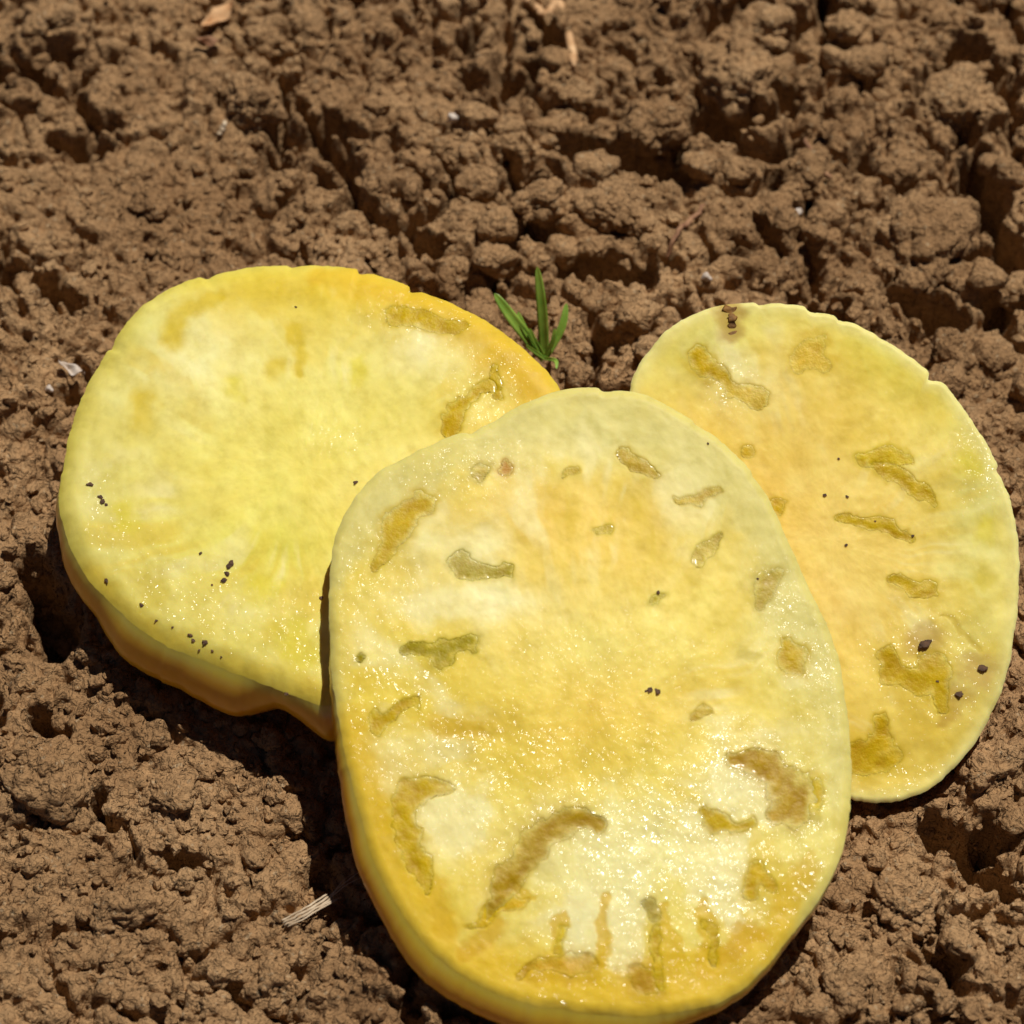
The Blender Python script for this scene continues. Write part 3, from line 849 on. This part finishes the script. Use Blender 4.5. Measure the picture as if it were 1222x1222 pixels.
# the big ones, each where the field has it
BIGS = [((770, 150), 1.05, 'broad knobbly soil clod overhanging the long black gap, upper right of the seedling'),
        ((885, 95), 1.0, 'tall crumbly soil clod above the forked black gap at the top'),
        ((1100, 290), 1.5, 'largest soil clod, a pitted flat block near the right edge'),
        ((735, 245), 0.95, 'pointed soil clod between the two wide black gaps above the green seedling'),
        ((1130, 130), 0.8, 'rounded soil clod at the upper right above the flat pitted block'),
        ((1010, 60), 0.75, 'lumpy soil clod at the top, left of a small dark hollow'),
        ((960, 240), 0.85, 'crumbly soil clod just left of the flat pitted block'),
        ((640, 260), 0.8, 'soil clod behind the left slice, left of the green seedling tips'),
        ((540, 190), 0.6, 'low soil clod behind the middle of the left slice'),
        ((300, 120), 0.75, 'worn soil clod below the curled tan leaf scrap'),
        ((60, 60), 0.8, 'flat worn soil clod in the top left corner'),
        ((175, 240), 0.6, 'soil clod behind the upper left of the left slice'),
        ((60, 930), 0.9, 'flat cracked soil clod at the left edge below the shadow'),
        ((200, 950), 0.75, 'soil clod at the shadow edge below the left slice'),
        ((160, 1090), 0.95, 'wide cracked soil clod left of the pale straw scrap'),
        ((325, 945), 0.42, 'small sunlit soil clod standing out inside the dark shadow'),
        ((330, 1180), 0.8, 'soil clod at the bottom edge below the pale straw scrap'),
        ((1180, 920), 0.75, 'soil clod at the right edge beside the lower end of the right slice'),
        ((1080, 1080), 0.9, 'sunlit soil clod right of the lower end of the front slice'),
        ((1010, 1170), 0.7, 'soil clod by the bottom edge right of the front slice')]
def put_clod(me, P, s, sink, label, group=None):
    o = link('soil_clod', me, None, (P[0], P[1], P[2] + s * sink))
    o.scale = (s * rng.uniform(0.9, 1.1),) * 3
    o.rotation_euler = (rng.uniform(-0.25, 0.25), rng.uniform(-0.25, 0.25), rng.uniform(0, 6.28))
    return tag(o, label, 'soil clod', group)

for k, ((px, py), s, lab) in enumerate(BIGS):
    P = ground_at(px, py)
    P[2] = max(P[2], -0.2)
    put_clod(BIG[k % len(BIG)], P, s * 0.8, -0.02, lab)
cnt = 0
tries = 0
while cnt < 265 and tries < 4000:
    tries += 1
    px, py = rng.uniform(-20, 1240), rng.uniform(-20, 1240)
    dens = 0.3 + 0.7 * (px > 520 and py < 480) + 0.4 * (px > 950)
    if rng.random() > dens:
        continue
    P = ground_at(px, py)
    s = rng.uniform(0.13, 0.36) * (1.45 if (px > 520 and py < 480) else 1.0)
    if near_tomato(P + (0, 0, s * 0.3), s * 1.6):
        continue
    put_clod(SMALL[cnt % len(SMALL)], P, s, 0.12, 'small loose lump of dry brown soil among the bigger clods', 'small loose lumps of soil')
    cnt += 1

# crumbs: thousands of little grains, one mass
CV, CF, base = [], [], 0
protos = [clod_shape(ICO1, 120 + k, False)[0] * np.clip(1 + 0.28 * np.random.default_rng(k).normal(size=(len(ICO1[0]), 1)), 0.5, 1.6) for k in range(10)]
f1_ = ICO1[1]
made = 0
while made < 5000:
    px, py = rng.uniform(-40, 1262), rng.uniform(-60, 1262)
    P = on_ground(px, py, 0)
    if rng.random() > 0.35 + vnoise(np.array([P[0] / 1.5]), np.array([P[1] / 1.5]), 777)[0]:
        continue
    z = ground_z(P[0], P[1])
    s = 0.022 + 0.075 * rng.random() ** 3
    a = rng.uniform(0, 6.28)
    v = protos[made % 10]
    ca, sa = math.cos(a), math.sin(a)
    v = np.stack([v[:, 0] * ca - v[:, 1] * sa, v[:, 0] * sa + v[:, 1] * ca, v[:, 2]], 1) * s
    CV.append(v + (P[0], P[1], z + s * 0.25)); CF.append(f1_ + base); base += len(v)
    made += 1
protos = [chunk_shape(ICO2, 60 + k, 0.09)[0] for k in range(16)]
made = 0
while made < 3600:
    px, py = rng.uniform(-40, 1262), rng.uniform(-60, 1262)
    P = on_ground(px, py, 0)
    if rng.random() > 0.25 + 1.1 * vnoise(np.array([P[0] / 1.2]), np.array([P[1] / 1.2]), 778)[0]:
        continue
    z = ground_z(P[0], P[1])
    s = 0.07 + 0.13 * rng.random() ** 2
    if near_tomato(np.array((P[0], P[1], z)), s * 1.6):
        continue
    a = rng.uniform(0, 6.28)
    v = protos[made % 16]
    ca, sa = math.cos(a), math.sin(a)
    v = np.stack([v[:, 0] * ca - v[:, 1] * sa, v[:, 0] * sa + v[:, 1] * ca, v[:, 2]], 1) * s
    CV.append(v + (P[0], P[1], z + s * 0.1)); CF.append(ICO2[1] + base); base += len(v)
    made += 1
crumbs = link('soil_crumbs', mesh_from('soil_crumbs', np.concatenate(CV), np.concatenate(CF), M_SOIL, False))
crumbs['kind'] = 'stuff'
crumbs['label'] = 'fine loose crumbs of dry brown soil'

# ------------------------------------------------------------------ strips and tubes
def tube(pts, rads, seg=8, flat=1.0, up=(0, 0, 1)):
    P = np.asarray(pts, float); n = len(P)
    V, F = [], []
    for i in range(n):
        t = P[min(i + 1, n - 1)] - P[max(i - 1, 0)]
        t /= np.linalg.norm(t)
        s = np.cross(t, up); s /= max(1e-6, np.linalg.norm(s)); u = np.cross(s, t)
        for k in range(seg):
            a = 2 * math.pi * k / seg
            V.append(P[i] + rads[i] * (s * math.cos(a) + u * math.sin(a) * flat))
    for i in range(n - 1):
        for k in range(seg):
            F.append((i * seg + k, i * seg + (k + 1) % seg, (i + 1) * seg + (k + 1) % seg, (i + 1) * seg + k))
    F.append(tuple(range(seg))[::-1]); F.append(tuple(range((n - 1) * seg, n * seg)))
    return np.array(V), F

def smooth_pts(pts, n):
    P = np.asarray(pts, float)
    t = np.linspace(0, len(P) - 1, n)
    out = []
    for x in t:
        i = min(int(x), len(P) - 2); f = x - i
        p0, p1, p2, p3 = P[max(i - 1, 0)], P[i], P[i + 1], P[min(i + 2, len(P) - 1)]
        out.append(0.5 * (2 * p1 + (p2 - p0) * f + (2 * p0 - 5 * p1 + 4 * p2 - p3) * f * f + (3 * p1 - p0 - 3 * p2 + p3) * f ** 3))
    return np.array(out)

def stalk(name, pix, rad, lift, mat, label, cat, flat=0.8, group=None):
    pts = [ground_at(x, y) for x, y in pix]
    top = max(p[2] for p in pts)
    pts = np.array([(p[0], p[1], max(p[2], top - 0.5) + lift) for p in pts])
    P = smooth_pts(pts, 24)
    P = P + 0.02 * nrng.normal(size=P.shape)
    rr = np.array([rad * (0.75 + 0.25 * math.sin(math.pi * i / 23)) * rng.uniform(0.85, 1.15) for i in range(24)])
    rr[0] *= 0.6; rr[-1] *= 0.5
    V, F = tube(P, rr, 8, flat)
    o0 = P.mean(0)
    o = link(name, mesh_from(name, V - o0, F, mat), None, o0)
    return tag(o, label, cat, group)

# ---- green seedling behind the left slice
sg = on_ground(650, 428, 0.9)
seed = bpy.data.objects.new('weed_seedling', None); COL.objects.link(seed)
seed.location = Vector(np.array((sg[0], sg[1], ground_z(sg[0], sg[1]))) * CM)
seed.empty_display_size = 0.01
tag(seed, 'small green grassy seedling sprouting behind the left slice', 'seedling')
so = np.array((sg[0], sg[1], ground_z(sg[0], sg[1])))
crownp = np.array((sg[0], sg[1], 0.9))
V, F = tube([so - (0, 0, 0.3), (so + crownp) / 2, crownp], [0.07, 0.07, 0.09], 8)
link('stem', mesh_from('stem', V - so, F, M_LEAF), seed)
def blade(tip_px, tz, wid, bend, start=None):
    st = crownp if start is None else start
    tip = on_ground(*tip_px, tz)
    n = 14
    mid = (st + tip) / 2 + np.array(bend)
    P = smooth_pts([st, mid, tip], n)
    V, F = [], []
    for i in range(n):
        t = P[min(i + 1, n - 1)] - P[max(i - 1, 0)]; t /= np.linalg.norm(t)
        s = np.cross(t, VDIR); s /= np.linalg.norm(s); u = np.cross(s, t)
        f = i / (n - 1)
        hw = wid * (0.55 + 0.9 * f) * (1 - f) ** 0.6 if f > 0 else wid * 0.55
        hw = max(hw, 0.006)
        for (a, b) in ((-1, 0.25), (-0.5, 0.02), (0, -0.12), (0.5, 0.02), (1, 0.25)):
            V.append(P[i] + s * a * hw + u * b * hw)
        for (a, b) in ((-1, 0.22), (0, -0.22), (1, 0.22)):
            V.append(P[i] + s * a * hw * 0.98 + u * (b * hw - 0.012))
    for i in range(n - 1):
        a, b = i * 8, (i + 1) * 8
        for k in range(4):
            F.append((a + k, a + k + 1, b + k + 1, b + k))
        F.append((a + 5, b + 5, b + 6, a + 6)); F.append((a + 6, b + 6, b + 7, a + 7))
        F.append((a, b, b + 5, a + 5)); F.append((a + 4, a + 7, b + 7, b + 4))
    link('leaf', mesh_from('leaf', np.array(V) - so, F, M_LEAF), seed)
blade((641, 318), 2.6, 0.16, (0.02, 0, 0.1))
blade((590, 350), 2.0, 0.18, (-0.1, 0, 0.15))
blade((676, 362), 1.7, 0.12, (0.12, 0, 0.1))
blade((618, 372), 1.7, 0.10, (-0.1, 0, 0.1))
blade((664, 440), 1.2, 0.06, (0.1, 0, 0.1))
blade((632, 392), 1.5, 0.08, (-0.05, 0, 0.08))
blade((662, 392), 1.5, 0.07, (0.06, 0, 0.08))
blade((628, 412), 1.3, 0.06, (-0.08, 0, 0.08))

# ---- pale straw scrap at the shadow edge
sp = ground_at(368, 1085)
straw = bpy.data.objects.new('straw_scrap', None); COL.objects.link(straw)
straw.location = Vector(sp * CM); straw.empty_display_size = 0.01
tag(straw, 'short bleached straw scrap lying across the shadow edge left of the front slice', 'straw')
zt = max(ground_at(x, y)[2] for x, y in ((340, 1098), (365, 1085), (388, 1072))) + 0.06
for k, (dx, dy, r_) in enumerate(((0, 0, 0.026), (2, 3, 0.022), (-2, -3, 0.02), (4, 5, 0.016), (6, 2, 0.016))):
    P = smooth_pts([on_ground(338 + dx, 1101 + dy, zt), on_ground(364 + dx, 1088 + dy, zt + 0.1), on_ground(394 + dx * 2.2, 1069 + dy * 0.7, zt + 0.08)], 12)
    P = P + 0.008 * nrng.normal(size=P.shape)
    V, F = tube(P, [r_ * (1 if 0 < i < 11 else 0.7) for i in range(12)], 7, 0.6)
    link('straw_strand', mesh_from('straw_strand', V - sp, F, M_STRAW), straw)
for k, (ex, ey) in enumerate(((452, 1026), (440, 1044), (425, 1040))):
    P = smooth_pts([on_ground(390, 1072 + 3 * k, zt + 0.08), on_ground((390 + ex) / 2, (1072 + ey) / 2 - 3, zt + 0.18), on_ground(ex, ey, zt + 0.05)], 12)
    V, F = tube(P, [0.012 * (1 - i / 16) for i in range(12)], 5)
    link('straw_fibre', mesh_from('straw_fibre', V - sp, F, M_STRAW), straw)

stalk('dry_stalk', [(628, -8), (650, 18), (668, 48), (686, 84)], 0.11, 0.12, M_DRYLEAF, 'bent tan dry stalk lying at the top edge of the soil', 'dry stalk')
stalk('dry_stalk', [(796, 300), (808, 282), (824, 268), (840, 250)], 0.055, 0.14, M_TWIG, 'thin curved brown twig between the seedling and the right slice', 'twig')
stalk('dry_stalk', [(955, 212), (990, 210), (1035, 214)], 0.045, 0.12, M_TWIG, 'straight thin stem lying above the right slice', 'twig')
stalk('dry_stalk', [(270, 150), (262, 165)], 0.05, 0.1, M_STRAW, 'tiny pale chip on the soil above the left slice', 'chip')

# curled tan leaf scrap
def leaf_scrap(px, py, lx, ly, rot, label, mat=M_DRYLEAF):
    c0 = ground_at(px, py); c0[2] = max([ground_at(px + a, py + b)[2] for a in (-14, 0, 14) for b in (-8, 0, 8)]) + 0.12
    n, m = 14, 8
    V, F = [], []
    for side in (0, 1):
        for i in range(n):
            for j_ in range(m):
                u = i / (n - 1) * 2 - 1; v = j_ / (m - 1) * 2 - 1
                wv = math.sqrt(max(0.02, 1 - u * u)) * (0.8 + 0.2 * math.sin(5 * u))
                x, y = u * lx, v * ly * wv
                z = 0.35 * ly * (v * v) * 1.2 + 0.06 * math.sin(4 * u + 2 * v) + 0.1 * u * u - side * 0.02
                V.append((x * math.cos(rot) - y * math.sin(rot), x * math.sin(rot) + y * math.cos(rot), z))
    S = n * m
    for i in range(n - 1):
        for j_ in range(m - 1):
            a = i * m + j_
            F.append((a, a + m, a + m + 1, a + 1)); F.append((S + a, S + a + 1, S + a + m + 1, S + a + m))
    for i in range(n - 1):
        for j_ in (0, m - 1):
            a = i * m + j_
            F.append((a, a + m, S + a + m, S + a))
    for j_ in range(m - 1):
        for i in (0, n - 1):
            a = i * m + j_
            F.append((a, a + 1, S + a + 1, S + a))
    o = link('leaf_scrap', mesh_from('leaf_scrap', np.array(V), F, mat), None, c0)
    return tag(o, label, 'dry leaf')
leaf_scrap(262, 36, 0.5, 0.22, 0.9, 'curled tan dry leaf scrap at the top left')
leaf_scrap(250, 56, 0.3, 0.12, -0.1, 'flat brown dry leaf scrap below the curled tan one', M_TWIG)
leaf_scrap(88, 450, 0.3, 0.12, -0.5, 'pale papery scrap beside the left slice', M_STONE)

# pale stones
SM = [mesh_from('pebble', *clod_shape(ICO3, 160 + k, False), M_STONE) for k in range(3)]
for k, (px, py, s, lab) in enumerate([(842, 350, 0.11, 'white pebble just above the top edge of the right slice'), (540, 152, 0.12, 'pale tan pebble on the soil above the left slice'), (948, 285, 0.10, 'pale pebble in a dark crack above the right slice'),
                                      (60, 470, 0.09, 'grey pebble at the left edge beside the papery scrap')]):
    P = ground_at(px, py)
    P[2] = max(ground_at(px + a, py + b)[2] for a in (-6, 0, 6) for b in (-4, 0, 8))
    o = link('pebble', SM[k % 3], None, P + (0, 0, s * 0.5))
    o.scale = (s,) * 3
    tag(o, lab, 'pebble')

# ------------------------------------------------------------------ specks of soil stuck on the flesh
SPK = [mesh_from('soil_speck', *clod_shape(ICO3, 180 + k, True), M_DARK) for k in range(5)]
def speck(key, px, py, s, label, group=None):
    P = face_point(key, px, py)
    n = TOM[key]['n']
    o = link('soil_speck', SPK[int(px + py) % 5], None, P + n * s * 0.15)
    o.scale = (s * rng.uniform(0.8, 1.3), s * rng.uniform(0.8, 1.3), s * 0.4)
    o.rotation_euler = (0, 0, rng.uniform(0, 6))
    tag(o, label, 'soil speck', group)
for (px, py, s) in [(275, 677, .07), (272, 686, .06), (268, 694, .05), (277, 674, .05), (123, 597, .06), (119, 592, .04), (126, 602, .035), (168, 720, .045), (240, 662, .035), (226, 757, .05), (231, 764, .04), (246, 767, .06), (252, 775, .03), (384, 715, .05), (353, 330 + 36, .035), (424, 577, .035),
                    (254, 700, .03), (126, 690, .04), (186, 740, .03), (205, 748, .03), (262, 782, .03), (236, 774, .03), (108, 578, .05), (340, 828, .05), (480, 585 - 30, .03)]:
    speck('L', px, py, s, 'dark soil speck stuck on the cut face of the left slice', 'soil specks on the left slice')
for (px, py, s) in [(983, 592, .045), (1010, 594, .04), (1008, 652, .035), (1000, 549, .03), (1045, 622, .03), (1090, 640, .035)]:
    speck('R', px, py, s, 'tiny dark soil speck on the cut face of the right slice', 'tiny soil specks on the right slice')
speck('R', 1104, 768, 0.12, 'biggest dark soil crumb above the amber pocket of the right slice')
speck('R', 1171, 799, 0.10, 'dark soil crumb nearest the right edge of the right slice')
speck('R', 1145, 829, 0.09, 'dark soil crumb below the other two big ones on the right slice')
speck('R', 1117, 812, 0.07, 'dark soil crumb inside the amber pocket of the right slice')
for (px, py, s) in [(785, 710, .04), (776, 826, .055), (784, 827, .05), (770, 828, .03), (845, 530, .025), (955, 955, .03), (905, 690, .03)]:
    speck('F', px, py, s, 'tiny dark soil speck on the cut face of the front slice', 'soil specks on the front slice')

# brown scar on the top edge of the right slice
T = TOM['R']
P = smooth_pts([face_point('R', 872, 367), face_point('R', 874, 380), face_point('R', 872, 392), face_point('R', 876, 404)], 16)
P = P + T['n'] * 0.005 + 0.012 * nrng.normal(size=P.shape)
V, F = tube(P, [0.11, 0.15, 0.12, 0.07, 0.06, 0.11, 0.08, 0.05, 0.05, 0.09, 0.06, 0.05, 0.09, 0.07, 0.03, 0.02], 8, 0.1, T['n'])
link('stem_scar', mesh_from('stem_scar', V - T['origin'], F, M_SCAR), T['root'])
